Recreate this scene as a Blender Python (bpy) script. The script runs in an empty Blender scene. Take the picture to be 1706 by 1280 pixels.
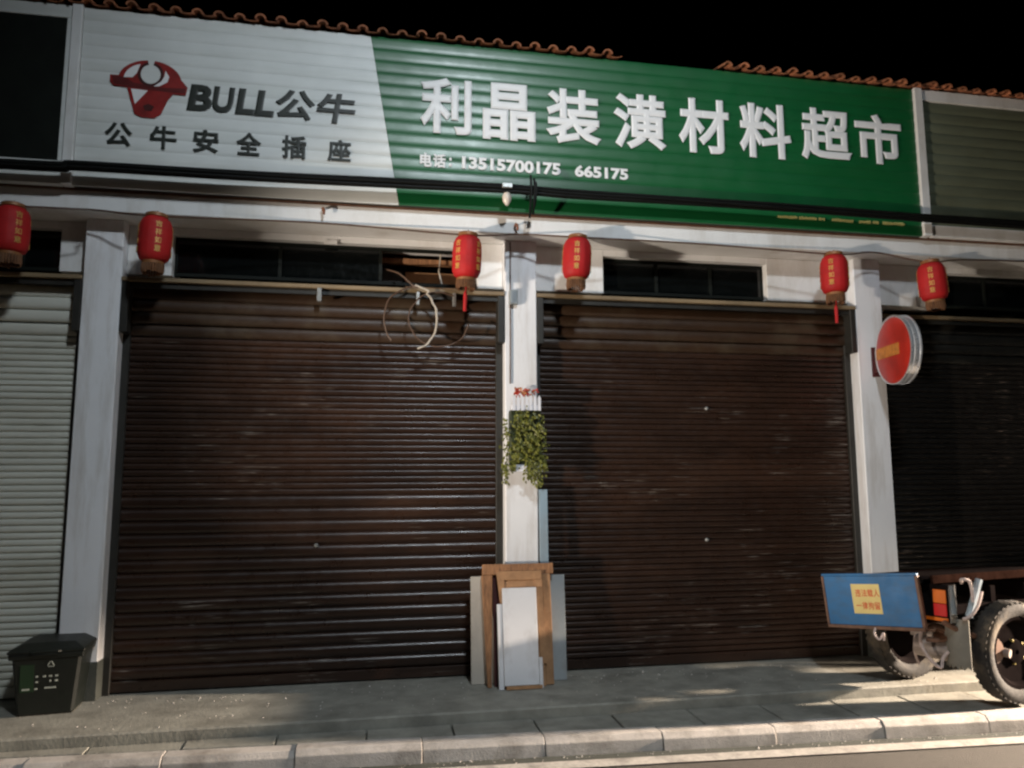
import bpy, bmesh, math, random
from mathutils import Vector, Matrix
random.seed(7)
SC = bpy.context.scene
COL = SC.collection
R = math.radians

# ------------------------------------------------------------------ camera
cd = bpy.data.cameras.new('camera')
cam = bpy.data.objects.new('camera', cd); COL.objects.link(cam)
cd.sensor_fit = 'HORIZONTAL'; cd.sensor_width = 36.0; cd.lens = 1239.7 / 1706 * 36.0
cd.clip_start = 0.05; cd.clip_end = 600
def cam_matrix(loc, yaw, pitch, roll):
    f = Vector((math.sin(yaw) * math.cos(pitch), math.cos(yaw) * math.cos(pitch), math.sin(pitch)))
    r = Vector((math.cos(yaw), -math.sin(yaw), 0)); u = r.cross(f)
    r2 = math.cos(roll) * r + math.sin(roll) * u; u2 = -math.sin(roll) * r + math.cos(roll) * u
    m = Matrix((r2, u2, -f)).transposed().to_4x4(); m.translation = loc
    return m
cam.matrix_world = cam_matrix(Vector((-1.2932, -6.6437, 1.7636)), 0.1797, 0.1222, -0.004)
SC.camera = cam

# ------------------------------------------------------------------ night sky, moon, exposure
w = bpy.data.worlds.new('World'); SC.world = w; w.use_nodes = True
wn = w.node_tree.nodes; wl = w.node_tree.links
sky = wn.new('ShaderNodeTexSky'); sky.sky_type = 'NISHITA'; sky.sun_disc = False
sky.sun_elevation = R(-8); sky.sun_rotation = R(200)
wl.new(sky.outputs[0], wn['Background'].inputs['Color']); wn['Background'].inputs['Strength'].default_value = 0.05
sd = bpy.data.lights.new('moon', 'SUN'); sd.energy = 0.015; sd.angle = R(0.5); sd.color = (0.8, 0.9, 1.0)
so = bpy.data.objects.new('moon', sd); COL.objects.link(so); so.rotation_euler = (R(50), 0, R(-20))
SC.view_settings.view_transform = 'Standard'; SC.view_settings.look = 'None'
SC.view_settings.exposure = 0.0; SC.view_settings.gamma = 1.0
SC.view_settings.use_curve_mapping = False
SC.cycles.use_denoising = True
SC.cycles.filter_width = 2.4
SC.cycles.max_bounces = 6

LAMP_COOL = 1800     # street lamp across the road
LAMP_WARM = 32000    # light on a post down the road on the right
HEADLAMP = 3900      # headlamp of the tricycle standing in the road on the left

# ------------------------------------------------------------------ helpers
def tag(o, label=None, cat=None, group=None, kind=None):
    if label: o['label'] = label
    if cat: o['category'] = cat
    if group: o['group'] = group
    if kind: o['kind'] = kind
    return o
def empty(name, loc=(0, 0, 0), rz=0.0):
    o = bpy.data.objects.new(name, None); COL.objects.link(o)
    o.location = loc; o.rotation_euler = (0, 0, rz); o.empty_display_size = 0.1
    return o
class MB:
    """collects vertices and faces, then links them as one mesh object"""
    def __init__(s): s.v = []; s.f = []
    def box(s, x0, x1, y0, y1, z0, z1):
        b = len(s.v)
        s.v += [(x0, y0, z0), (x1, y0, z0), (x1, y1, z0), (x0, y1, z0), (x0, y0, z1), (x1, y0, z1), (x1, y1, z1), (x0, y1, z1)]
        s.f += [tuple(b + i for i in q) for q in ((0, 3, 2, 1), (4, 5, 6, 7), (0, 1, 5, 4), (1, 2, 6, 5), (2, 3, 7, 6), (3, 0, 4, 7))]
        return s
    def hexa(s, bot, top):
        b = len(s.v); s.v += [tuple(p) for p in bot] + [tuple(p) for p in top]
        s.f += [tuple(b + i for i in q) for q in ((0, 3, 2, 1), (4, 5, 6, 7), (0, 1, 5, 4), (1, 2, 6, 5), (2, 3, 7, 6), (3, 0, 4, 7))]
        return s
    def tube(s, pts, r, n=8, cap=True):
        pts = [Vector(p) for p in pts]; rr = r if isinstance(r, (list, tuple)) else [r] * len(pts)
        t0 = (pts[1] - pts[0]).normalized()
        up = Vector((0, 0, 1)) if abs(t0.z) < 0.9 else Vector((1, 0, 0))
        nrm = (up - t0 * up.dot(t0)).normalized(); b0 = len(s.v)
        for i, p in enumerate(pts):
            t = (pts[min(i + 1, len(pts) - 1)] - pts[max(i - 1, 0)])
            if t.length < 1e-9: t = t0
            t.normalize(); nrm = (nrm - t * nrm.dot(t))
            nrm = nrm.normalized() if nrm.length > 1e-6 else t.orthogonal().normalized()
            bn = t.cross(nrm)
            for k in range(n):
                a = 2 * math.pi * k / n
                s.v.append(tuple(p + (nrm * math.cos(a) + bn * math.sin(a)) * rr[i]))
        for i in range(len(pts) - 1):
            for k in range(n):
                k2 = (k + 1) % n
                s.f.append((b0 + i * n + k, b0 + i * n + k2, b0 + (i + 1) * n + k2, b0 + (i + 1) * n + k))
        if cap:
            s.f.append(tuple(b0 + k for k in reversed(range(n))))
            s.f.append(tuple(b0 + (len(pts) - 1) * n + k for k in range(n)))
        return s
    def lathe(s, prof, c=(0, 0, 0), axis='Z', n=24, rfun=None, close=False):
        b0 = len(s.v); m = len(prof)
        for k in range(n):
            a = 2 * math.pi * k / n
            for (r, h) in prof:
                q = r * (rfun(a) if rfun else 1)
                if axis == 'Z': p = (c[0] + q * math.cos(a), c[1] + q * math.sin(a), c[2] + h)
                elif axis == 'X': p = (c[0] + h, c[1] + q * math.cos(a), c[2] + q * math.sin(a))
                else: p = (c[0] + q * math.sin(a), c[1] + h, c[2] + q * math.cos(a))
                s.v.append(p)
        for k in range(n):
            k2 = (k + 1) % n
            for j in range(m - 1 if not close else m):
                j2 = (j + 1) % m
                s.f.append((b0 + k * m + j, b0 + k2 * m + j, b0 + k2 * m + j2, b0 + k * m + j2))
        if not close:
            s.f.append(tuple(b0 + k * m for k in reversed(range(n)))); s.f.append(tuple(b0 + k * m + m - 1 for k in range(n)))
        return s
    def extr(s, poly, d0, d1, axis='Y'):
        """polygon in the two other axes, extruded along axis from d0 to d1"""
        n = len(poly); b = len(s.v)
        for d in (d0, d1):
            for (a, c) in poly:
                s.v.append((a, d, c) if axis == 'Y' else ((d, a, c) if axis == 'X' else (a, c, d)))
        s.f.append(tuple(b + i for i in range(n))); s.f.append(tuple(b + n + i for i in reversed(range(n))))
        for i in range(n):
            j = (i + 1) % n
            s.f.append((b + i, b + n + i, b + n + j, b + j))
        return s
    def build(s, name, mat, parent=None, bevel=0.0, smooth=False, loc=None):
        me = bpy.data.meshes.new(name); me.from_pydata(s.v, [], s.f); me.update()
        bm = bmesh.new(); bm.from_mesh(me); bmesh.ops.recalc_face_normals(bm, faces=bm.faces)
        if bevel: bmesh.ops.bevel(bm, geom=list(bm.edges), offset=bevel, segments=1, affect='EDGES', clamp_overlap=True)
        bm.to_mesh(me); bm.free()
        if smooth:
            me.polygons.foreach_set('use_smooth', [True] * len(me.polygons))
            me.set_sharp_from_angle(angle=R(40))
        me.materials.append(mat)
        o = bpy.data.objects.new(name, me); COL.objects.link(o)
        if parent: o.parent = parent
        if loc: o.location = loc
        return o
def inst(src, parent=None, loc=None, rot=None, name=None):
    o = src.copy(); COL.objects.link(o)
    for k in ('label', 'category', 'group'):
        if k in o: del o[k]
    if parent: o.parent = parent
    if loc is not None: o.location = loc
    if rot is not None: o.rotation_euler = rot
    return o

def mat(name, col, rough=0.6, metal=0.0, var=0.12, scale=6.0, stretch=(1, 1, 1), bump=0.0, bscale=60.0, dirt=None, dirt_amt=0.0, dscale=2.0,
        dstretch=(1, 1, 1), spec=0.5, coat=0.0, emit=None, scuff_glint=None, cell=None):
    m = bpy.data.materials.new(name); m.use_nodes = True
    nt = m.node_tree; nd = nt.nodes; L = nt.links; b = nd['Principled BSDF']
    geo = nd.new('ShaderNodeNewGeometry')
    def mapped(st):
        mp = nd.new('ShaderNodeMapping'); mp.inputs['Scale'].default_value = st
        L.new(geo.outputs['Position'], mp.inputs['Vector']); return mp.outputs[0]
    def noise(sc, st=(1, 1, 1), det=5.0, ro=0.6):
        n = nd.new('ShaderNodeTexNoise'); n.inputs['Scale'].default_value = sc; n.inputs['Detail'].default_value = det
        n.inputs['Roughness'].default_value = ro; L.new(mapped(st), n.inputs['Vector']); return n.outputs['Fac']
    def ramp(fac, a, c, v0=0.0, v1=1.0):
        r = nd.new('ShaderNodeMapRange'); r.inputs[1].default_value = a; r.inputs[2].default_value = c
        r.inputs[3].default_value = v0; r.inputs[4].default_value = v1; L.new(fac, r.inputs[0]); return r.outputs[0]
    def mix(fac, c1, c2, mode='MIX'):
        x = nd.new('ShaderNodeMix'); x.data_type = 'RGBA'; x.blend_type = mode
        for s_, v in ((x.inputs['Factor'], fac), (x.inputs['A'], c1), (x.inputs['B'], c2)):
            if isinstance(v, (int, float)): s_.default_value = v
            elif isinstance(v, tuple): s_.default_value = (*v, 1)
            else: L.new(v, s_)
        return x.outputs['Result']
    n1 = noise(scale, stretch)
    c = mix(ramp(n1, 0.3, 0.7), tuple(v * (1 - var) for v in col), tuple(min(1, v * (1 + var)) for v in col))
    if dirt:
        c = mix(ramp(noise(dscale, dstretch, 8.0, 0.65), 0.48, 0.75, 0.0, dirt_amt), c, dirt)
    rsock = ramp(noise(scale * 3), 0.3, 0.7, max(0.02, rough - 0.07), min(1, rough + 0.07))
    if scuff_glint:   # paint wear and painted reflection glints: short bright horizontal streaks in patches
        s1 = ramp(noise(1.0, scuff_glint['stretch'], 3.0, 0.7), scuff_glint['lo'], scuff_glint['lo'] + 0.06)
        s2 = ramp(noise(scuff_glint['patch'], (1, 1, 1.1), 3.0, 0.5), 0.52, 0.62)
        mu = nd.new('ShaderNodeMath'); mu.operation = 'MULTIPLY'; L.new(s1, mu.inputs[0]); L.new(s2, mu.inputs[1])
        c = mix(mu.outputs[0], c, scuff_glint['col'])
    L.new(c, b.inputs['Base Color']); L.new(rsock, b.inputs['Roughness'])
    b.inputs['Metallic'].default_value = metal
    b.inputs['Specular IOR Level'].default_value = spec
    if coat: b.inputs['Coat Weight'].default_value = coat; b.inputs['Coat Roughness'].default_value = 0.3
    if bump:
        bp = nd.new('ShaderNodeBump'); bp.inputs['Strength'].default_value = bump; bp.inputs['Distance'].default_value = 0.01
        L.new(noise(bscale, stretch, 4.0), bp.inputs['Height']); L.new(bp.outputs[0], b.inputs['Normal'])
    if emit: b.inputs['Emission Color'].default_value = (*emit[0], 1); b.inputs['Emission Strength'].default_value = emit[1]
    return m

DIRT = (0.10, 0.075, 0.045)
M = dict(
    white_paint=mat('white_paint', (0.74, 0.74, 0.73), 0.55, var=0.05, scale=3, dirt=(0.33, 0.28, 0.2), dirt_amt=0.45, dscale=2.2, dstretch=(1.5, 1.5, 0.5), bump=0.15, bscale=40),
    pillar_paint=mat('pillar_paint', (0.76, 0.77, 0.79), 0.45, var=0.04, scale=2.5, dirt=(0.36, 0.31, 0.25), dirt_amt=0.6, dscale=2.2, dstretch=(3, 3, 0.45), bump=0.08, bscale=30),
    sign_white=mat('sign_white', (0.68, 0.70, 0.68), 0.42, var=0.07, scale=2, dirt=(0.4, 0.42, 0.36), dirt_amt=0.4, dscale=1.5, dstretch=(0.5, 1, 4), coat=0.15),
    sign_green=mat('sign_green', (0.004, 0.095, 0.026), 0.42, var=0.1, scale=2, dirt=(0.008, 0.09, 0.02), dirt_amt=0.5, dscale=1.3, dstretch=(0.5, 1, 3), coat=0.35),
    letter_white=mat('letter_white', (0.78, 0.78, 0.78), 0.5, var=0.04),
    letter_dark=mat('letter_dark', (0.012, 0.016, 0.011), 0.5, var=0.2),
    emblem_red=mat('emblem_red', (0.24, 0.012, 0.010), 0.45, var=0.35, scale=7),
    emblem_dark=mat('emblem_dark', (0.05, 0.006, 0.005), 0.45, var=0.2),
    emblem_brow=mat('emblem_brow', (0.10, 0.007, 0.006), 0.45, var=0.25, scale=7),
    text_yellow=mat('text_yellow', (0.62, 0.58, 0.22), 0.6, var=0.1),
    black_board=mat('black_board', (0.006, 0.008, 0.006), 0.6, var=0.3, spec=0.2),
    grey_sheet=mat('grey_sheet', (0.12, 0.135, 0.09), 0.6, var=0.2, scale=2, stretch=(0.5, 1, 3), dirt=(0.08, 0.08, 0.04), dirt_amt=0.5),
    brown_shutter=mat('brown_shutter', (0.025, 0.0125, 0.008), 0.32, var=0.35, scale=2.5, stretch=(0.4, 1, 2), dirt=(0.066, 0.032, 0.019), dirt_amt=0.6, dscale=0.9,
                      dstretch=(0.7, 1, 1.6), scuff_glint=dict(stretch=(2.0, 0.01, 80), lo=0.60, patch=1.4, col=(0.24, 0.21, 0.18))),
    shaded_shutter=mat('shaded_shutter', (0.0045, 0.003, 0.002), 0.55, var=0.2, scale=2.5, stretch=(0.4, 1, 2), scuff_glint=dict(stretch=(3.2, 0.01, 75), lo=0.60, patch=1.2, col=(0.2, 0.15, 0.12))),  # shade of the deep bay put into the near-black base colour
    white_shutter=mat('white_shutter', (0.60, 0.60, 0.53), 0.45, var=0.06, scale=2, stretch=(0.4, 1, 2), dirt=(0.22, 0.2, 0.13), dirt_amt=0.45, dscale=1.5, dstretch=(0.6, 1, 2)),
    brown_steel=mat('brown_steel', (0.036, 0.019, 0.010), 0.42, var=0.25, scale=3, stretch=(0.5, 1, 2), dirt=(0.10, 0.08, 0.05), dirt_amt=0.5),
    lit_steel=mat('lit_steel', (0.22, 0.16, 0.09), 0.6, var=0.3, scale=4, stretch=(0.6, 1, 1)),  # yellowish tone paints in the light along the header bar
    dark_steel=mat('dark_steel', (0.018, 0.017, 0.014), 0.5, var=0.3),
    galvanised=mat('galvanised', (0.36, 0.37, 0.36), 0.4, 0.6, var=0.2, scale=9),
    clay=mat('clay', (0.33, 0.12, 0.055), 0.8, var=0.45, scale=9, bump=0.3, bscale=50, dirt=(0.12, 0.07, 0.03), dirt_amt=0.6, dscale=5),
    roof_dark=mat('roof_dark', (0.03, 0.026, 0.022), 0.8, var=0.2),
    concrete=mat('concrete', (0.27, 0.265, 0.23), 0.75, var=0.22, scale=5, bump=0.35, bscale=35, dirt=(0.09, 0.085, 0.07), dirt_amt=0.75, dscale=1.7, dstretch=(1, 2, 1)),
    riser=mat('riser', (0.05, 0.055, 0.047), 0.8, var=0.25, scale=4, bump=0.3),
    kerb_stone=mat('kerb_stone', (0.50, 0.47, 0.44), 0.7, var=0.12, scale=8, bump=0.35, bscale=70, dirt=(0.14, 0.12, 0.095), dirt_amt=0.85, dscale=3),
    asphalt=mat('asphalt', (0.075, 0.068, 0.06), 0.8, var=0.35, scale=130, bump=0.9, bscale=170, dirt=(0.035, 0.032, 0.03), dirt_amt=0.5, dscale=1.2),
    road_paint=mat('road_paint', (0.42, 0.40, 0.37), 0.75, var=0.2, scale=30, bump=0.4, bscale=120, dirt=(0.12, 0.11, 0.1), dirt_amt=0.75, dscale=6),
    red_cloth=mat('red_cloth', (0.40, 0.005, 0.006), 0.7, var=0.15, scale=8, bump=0.2, bscale=90),
    gold=mat('gold', (0.62, 0.36, 0.09), 0.45, 0.2, var=0.15, scale=20),
    cap_gold=mat('cap_gold', (0.24, 0.10, 0.035), 0.5, 0.2, var=0.25, scale=20),
    fringe=mat('fringe', (0.13, 0.055, 0.02), 0.8, var=0.35, scale=60, stretch=(1, 1, 0.2)),
    cable_black=mat('cable_black', (0.004, 0.0045, 0.004), 0.6, var=0.3, spec=0.2),
    porcelain=mat('porcelain', (0.62, 0.55, 0.48), 0.3, var=0.15),
    rust=mat('rust', (0.20, 0.07, 0.03), 0.8, var=0.4, scale=25),
    wire_pale=mat('wire_pale', (0.45, 0.40, 0.33), 0.5, var=0.25),
    wire_brown=mat('wire_brown', (0.09, 0.05, 0.03), 0.6, var=0.25),
    wood=mat('wood', (0.32, 0.155, 0.07), 0.65, var=0.45, scale=12, stretch=(5, 5, 0.35), bump=0.3, bscale=30, dirt=(0.12, 0.06, 0.03), dirt_amt=0.6, dscale=5),
    cardboard=mat('cardboard', (0.38, 0.21, 0.105), 0.85, var=0.2, scale=9, bump=0.25, bscale=40, dirt=(0.2, 0.11, 0.055), dirt_amt=0.6, dscale=6),
    panel_white=mat('panel_white', (0.66, 0.68, 0.72), 0.4, var=0.05, scale=2, dirt=(0.22, 0.19, 0.16), dirt_amt=0.5, dscale=3.5, dstretch=(1, 1, 0.6)),
    panel_beige=mat('panel_beige', (0.50, 0.46, 0.40), 0.6, var=0.08, scale=3, dirt=(0.22, 0.19, 0.16), dirt_amt=0.5, dscale=3.5, dstretch=(1, 1, 0.6)),
    panel_grey=mat('panel_grey', (0.36, 0.40, 0.42), 0.55, var=0.1, scale=3, dirt=(0.22, 0.19, 0.16), dirt_amt=0.5, dscale=3.5, dstretch=(1, 1, 0.6)),
    panel_blue=mat('panel_blue', (0.27, 0.37, 0.45), 0.5, var=0.1, scale=3, dirt=(0.22, 0.19, 0.16), dirt_amt=0.5, dscale=3.5, dstretch=(1, 1, 0.6)),
    maroon=mat('maroon', (0.07, 0.012, 0.012), 0.6, var=0.2),
    bin_green=mat('bin_green', (0.003, 0.0055, 0.0038), 0.5, var=0.2, scale=5),
    bin_mark=mat('bin_mark', (0.30, 0.33, 0.30), 0.6, var=0.3, scale=40),
    bin_patch=mat('bin_patch', (0.007, 0.024, 0.009), 0.5, var=0.2),
    leaf=mat('leaf', (0.14, 0.145, 0.02), 0.5, var=0.55, scale=25),
    leaf_dark=mat('leaf_dark', (0.02, 0.03, 0.008), 0.6, var=0.3, scale=12),
    flower=mat('flower', (0.55, 0.06, 0.04), 0.6, var=0.4, scale=40),
    flower_orange=mat('flower_orange', (0.55, 0.22, 0.08), 0.6, var=0.3, scale=40),
    picket=mat('picket', (0.70, 0.71, 0.76), 0.5, var=0.05),
    sign_red=mat('sign_red', (0.42, 0.022, 0.012), 0.4, var=0.35, scale=3, coat=0.3),
    aluminium=mat('aluminium', (0.70, 0.72, 0.75), 0.32, 0.7, var=0.06, scale=12, stretch=(8, 1, 8)),
    trike_blue=mat('trike_blue', (0.002, 0.12, 0.31), 0.5, var=0.15, scale=3, dirt=(0.03, 0.075, 0.12), dirt_amt=0.55, dscale=7, dstretch=(1, 1, 2)),
    trike_rust=mat('trike_rust', (0.15, 0.075, 0.045), 0.6, var=0.35, scale=14),
    trike_dark=mat('trike_dark', (0.010, 0.008, 0.008), 0.95, var=0.3, spec=0.0),
    deck_edge=mat('deck_edge', (0.016, 0.008, 0.006), 0.95, var=0.4, scale=10, spec=0.0),
    sticker=mat('sticker', (0.72, 0.56, 0.20), 0.5, var=0.06, scale=9),
    sticker_red=mat('sticker_red', (0.60, 0.09, 0.02), 0.5, var=0.12),
    lens_orange=mat('lens_orange', (0.75, 0.16, 0.01), 0.2, var=0.1, coat=0.6),
    lens_red=mat('lens_red', (0.60, 0.01, 0.01), 0.2, var=0.1, coat=0.6),
    chrome=mat('chrome', (0.62, 0.62, 0.62), 0.2, 1.0, var=0.05),
    tyre=mat('tyre', (0.022, 0.021, 0.020), 0.85, var=0.3, scale=10, dirt=(0.19, 0.15, 0.10), dirt_amt=0.95, dscale=4, bump=0.3, bscale=60),
    tyre_dust=mat('tyre_dust', (0.15, 0.12, 0.085), 0.9, var=0.5, scale=9, bump=0.4, bscale=60),
    mudflap=mat('mudflap', (0.20, 0.19, 0.16), 0.75, var=0.2, scale=6),
    axle=mat('axle', (0.30, 0.25, 0.22), 0.55, 0.2, var=0.3, scale=9),
    brass=mat('brass', (0.30, 0.24, 0.07), 0.4, 0.4, var=0.1),
    rope=mat('rope', (0.55, 0.45, 0.42), 0.8, var=0.2, scale=60),
    label_gold=mat('label_gold', (0.46, 0.17, 0.03), 0.5, var=0.3, scale=18),
    pane=mat('pane', (0.004, 0.005, 0.005), 0.12, var=0.2, spec=0.5),
    interior=mat('interior', (0.012, 0.012, 0.010), 0.8, var=0.2),
    lamp_metal=mat('lamp_metal', (0.25, 0.26, 0.27), 0.4, 0.6, var=0.1),
    lamp_cool=mat('lamp_cool', (0.9, 0.95, 1.0), 0.3, emit=((0.85, 0.93, 1.0), 20.0)),
    lamp_warm=mat('lamp_warm', (1.0, 0.9, 0.7), 0.3, emit=((1.0, 0.80, 0.58), 20.0)),
)

# ------------------------------------------------------------------ text glyphs as meshes
DG = bpy.context.evaluated_depsgraph_get
GL = {}
def glyph_mesh(ch, bold=0.0, shear=0.0):
    """outline thickened with a round bevel; returns vertices normalised to a unit box, depth 0..1"""
    key = (ch, bold, shear)
    if key in GL: return GL[key]
    c = bpy.data.curves.new('lettering', 'FONT'); c.body = ch; c.resolution_u = 3; c.shear = shear
    c.bevel_depth = bold; c.bevel_resolution = 0; c.extrude = 0.004
    o = bpy.data.objects.new('lettering', c); COL.objects.link(o)
    bpy.context.view_layer.update()
    me = bpy.data.meshes.new_from_object(o.evaluated_get(DG()))
    vs = [Vector(v.co) for v in me.vertices]; fs = [tuple(p.vertices) for p in me.polygons]
    bpy.data.objects.remove(o); bpy.data.curves.remove(c); bpy.data.meshes.remove(me)
    lo = [min(v[k] for v in vs) for k in range(3)]; hi = [max(v[k] for v in vs) for k in range(3)]
    GL[key] = [tuple((v[k] - lo[k]) / max(1e-6, hi[k] - lo[k]) - (0.5 if k < 2 else 0.0) for k in range(3)) for v in vs], fs
    return GL[key]
def flat_text(ch, w_, h_, thick, name, m, parent, xf, bold=0.02, shear=0.0, share=None):
    """glyph fitted to w_ x h_, front at local y = -thick; xf maps local (x, y, z) into the parent's space"""
    if share is not None and share in GL: me = GL[share]
    else:
        vs, fs = glyph_mesh(ch, bold, shear)
        me = bpy.data.meshes.new(name); me.from_pydata([tuple(xf((x * w_, -thick * d, z * h_))) for x, z, d in vs], [], fs); me.update(); me.materials.append(m)
        if share is not None: GL[share] = me
    o = bpy.data.objects.new(name, me); COL.objects.link(o); o.parent = parent
    return o

# ================================================================== GROUND
def kerb_y(x): return -1.13 - 0.05 * x
def strip(name, y0, y1, z, m, x0=-9.0, x1=11.0, dz=0.05, n=40):
    mb = MB()
    for i in range(n):
        a = x0 + (x1 - x0) * i / n; b = x0 + (x1 - x0) * (i + 1) / n
        ya0, ya1 = (f(a) if callable(f) else f for f in (y0, y1)); yb0, yb1 = (f(b) if callable(f) else f for f in (y0, y1))
        q = len(mb.v); mb.v += [(a, ya0, z), (b, yb0, z), (b, yb1, z), (a, ya1, z)]; mb.f.append((q, q + 1, q + 2, q + 3))
    o = mb.build(name, m); o['kind'] = 'structure'; return o
road = MB(); road.v = [(-200, -200, -0.2), (200, -200, -0.2), (200, 60, -0.2), (-200, 60, -0.2)]; road.f = [(0, 1, 2, 3)]
tag(road.build('road', M['asphalt']), kind='structure')
strip('gutter', lambda x: kerb_y(x) - 0.27, lambda x: kerb_y(x) - 0.14, -0.196, M['riser'])
strip('road_edge_strip', lambda x: kerb_y(x) - 0.40, lambda x: kerb_y(x) - 0.27, -0.190, M['road_paint'])
ap = MB().box(-9, 11, -0.83, 0.6, -0.25, 0.0)
tag(ap.build('apron', M['concrete'], bevel=0.012), kind='structure')
# pavement of separate slabs between apron and kerb
pv = MB(); pv.v = [(-9, -0.829, -0.105), (11, -0.829, -0.105), (11, -1.95, -0.105), (-9, -1.0, -0.105)]
pv = MB()
for i in range(20):
    a = -9 + i; b = a + 1
    q = len(pv.v); pv.v += [(a, kerb_y(a) + 0.002, -0.105), (b, kerb_y(b) + 0.002, -0.105), (b, -0.828, -0.105), (a, -0.828, -0.105)]
    pv.f.append((q, q + 1, q + 2, q + 3))
pavement = tag(pv.build('pavement', M['riser']), kind='structure')
x = -5.05; i = 0
while x < 6.5:
    L_ = 0.62; dz = random.uniform(-0.004, 0.004)
    p = MB().hexa([(x + 0.006, kerb_y(x) + 0.012, -0.12), (x + L_ - 0.006, kerb_y(x + L_) + 0.012, -0.12), (x + L_ - 0.006, -0.836, -0.12), (x + 0.006, -0.836, -0.12)],
                  [(x + 0.006, kerb_y(x) + 0.012, -0.08 + dz), (x + L_ - 0.006, kerb_y(x + L_) + 0.012, -0.08 + dz), (x + L_ - 0.006, -0.836, -0.078 + dz), (x + 0.006, -0.836, -0.078 + dz)])
    p.build('paving_slab', M['concrete'], pavement, bevel=0.005); x += L_
kb = MB()
for i in range(20):
    a = -9 + i; b = a + 1
    kb.hexa([(a, kerb_y(a) - 0.12, -0.24), (b, kerb_y(b) - 0.12, -0.24), (b, kerb_y(b) - 0.01, -0.24), (a, kerb_y(a) - 0.01, -0.24)],
            [(a, kerb_y(a) - 0.12, -0.11), (b, kerb_y(b) - 0.12, -0.11), (b, kerb_y(b) - 0.01, -0.11), (a, kerb_y(a) - 0.01, -0.11)])
kerb = tag(kb.build('kerb', M['riser']), kind='structure')
x = -0.09 - 6 * 0.855
for i in range(14):
    a = x + i * 0.855 + 0.003; b = a + 0.855 - 0.006; dz = random.uniform(-0.006, 0.006); dy = random.uniform(-0.006, 0.006)
    def row(z, off, a=a, b=b, dy=dy): return [(a, kerb_y(a) + off + dy, z), (b, kerb_y(b) + off + dy, z)]
    f0 = row(-0.25, -0.165); f1 = row(-0.115 + dz, -0.150); f2 = row(-0.078 + dz, -0.115); bk = row(-0.078 + dz, 0.0); bb = row(-0.25, 0.0)
    mb = MB(); rows = [f0, f1, f2, bk, bb]
    for r_ in rows: mb.v += r_
    for k in range(4): mb.f.append((2 * k, 2 * k + 1, 2 * k + 3, 2 * k + 2))
    mb.f.append((8, 9, 1, 0)); mb.f.append((0, 2, 4, 6, 8)); mb.f.append((9, 7, 5, 3, 1))
    mb.build('kerb_block', M['kerb_stone'], kerb, bevel=0.004)

gr = MB()
for k in range(520):
    if k % 3 == 0: x_ = random.uniform(-4.6, 4.2); y_ = 0.02 - abs(random.gauss(0, 0.10)); z_ = 0.0
    elif k % 3 == 1: x_ = random.uniform(-3.0, 4.2); y_ = kerb_y(x_) - 0.165 - abs(random.gauss(0, 0.05)); z_ = -0.196
    else: x_ = random.uniform(-4.0, 4.2); y_ = random.uniform(-0.80, 0.0); z_ = 0.0
    r_ = random.uniform(0.003, 0.010) * (1.6 if random.random() < 0.06 else 1); b = len(gr.v); a_ = random.uniform(0, 3)
    gr.v += [(x_ + r_ * math.cos(a_ + q), y_ + r_ * math.sin(a_ + q), z_ - 0.002) for q in (0, 1.7, 3.3, 4.9)] + [(x_ + r_ * 0.2, y_, z_ + r_ * 0.8)]
    gr.f += [(b + q, b + (q + 1) % 4, b + 4) for q in range(4)]
tag(gr.build('grit', M['kerb_stone']), 'loose grit and small stones along the shutters and gutter', 'grit', kind='stuff')

# ================================================================== BUILDING
SPAN = 3.6
def pillar(xc, label, skirt=True):
    t = empty('pillar', (xc, 0, 0))
    MB().box(-0.15, 0.15, 0.0, 0.5, 0.0, 3.95).build('shaft', M['pillar_paint'], t, bevel=0.008)
    if skirt: MB().box(-0.153, 0.153, -0.004, 0.3, 0.0, 0.30).build('skirting', M['riser'], t, bevel=0.004)
    return tag(t, label, 'pillar', 'white pillars between the shutters')
pillar(-SPAN, 'white square pillar behind the dark rubbish bin')
pc = pillar(0, 'white central pillar carrying the planter box with boards at its foot', False)
pillar(SPAN, 'white pillar with the round red sign, behind the blue tailboard')
pillar(2 * SPAN, 'white pillar beyond the right edge of the photo')
pillar(-2 * SPAN, 'white pillar beyond the left edge of the photo')
# conduit and junction box on the central pillar
MB().tube([(-0.10, -0.012, 3.93), (-0.102, -0.012, 3.0), (-0.105, -0.012, 2.60)], 0.006, 6).build('conduit', M['wire_brown'], pc)
jb = MB().box(-0.115, -0.035, -0.05, 0.002, 3.33, 3.47).build('junction_box', M['galvanised'], pc, bevel=0.006)
MB().box(-0.105, -0.045, -0.056, -0.05, 3.345, 3.455).build('cover', M['panel_grey'], jb)

beam = empty('facade_beam', (0, 0, 3.95))
MB().box(-9, 11, -0.20, 0.5, 0.0, 0.19).build('beam', M['white_paint'], beam, bevel=0.006)
MB().box(-9, 11, -0.215, -0.197, 0.165, 0.195).build('drip_edge', M['trike_rust'], beam)
tag(beam, 'long off-white concrete beam under the signs, the lanterns hang from it', 'beam')

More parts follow.
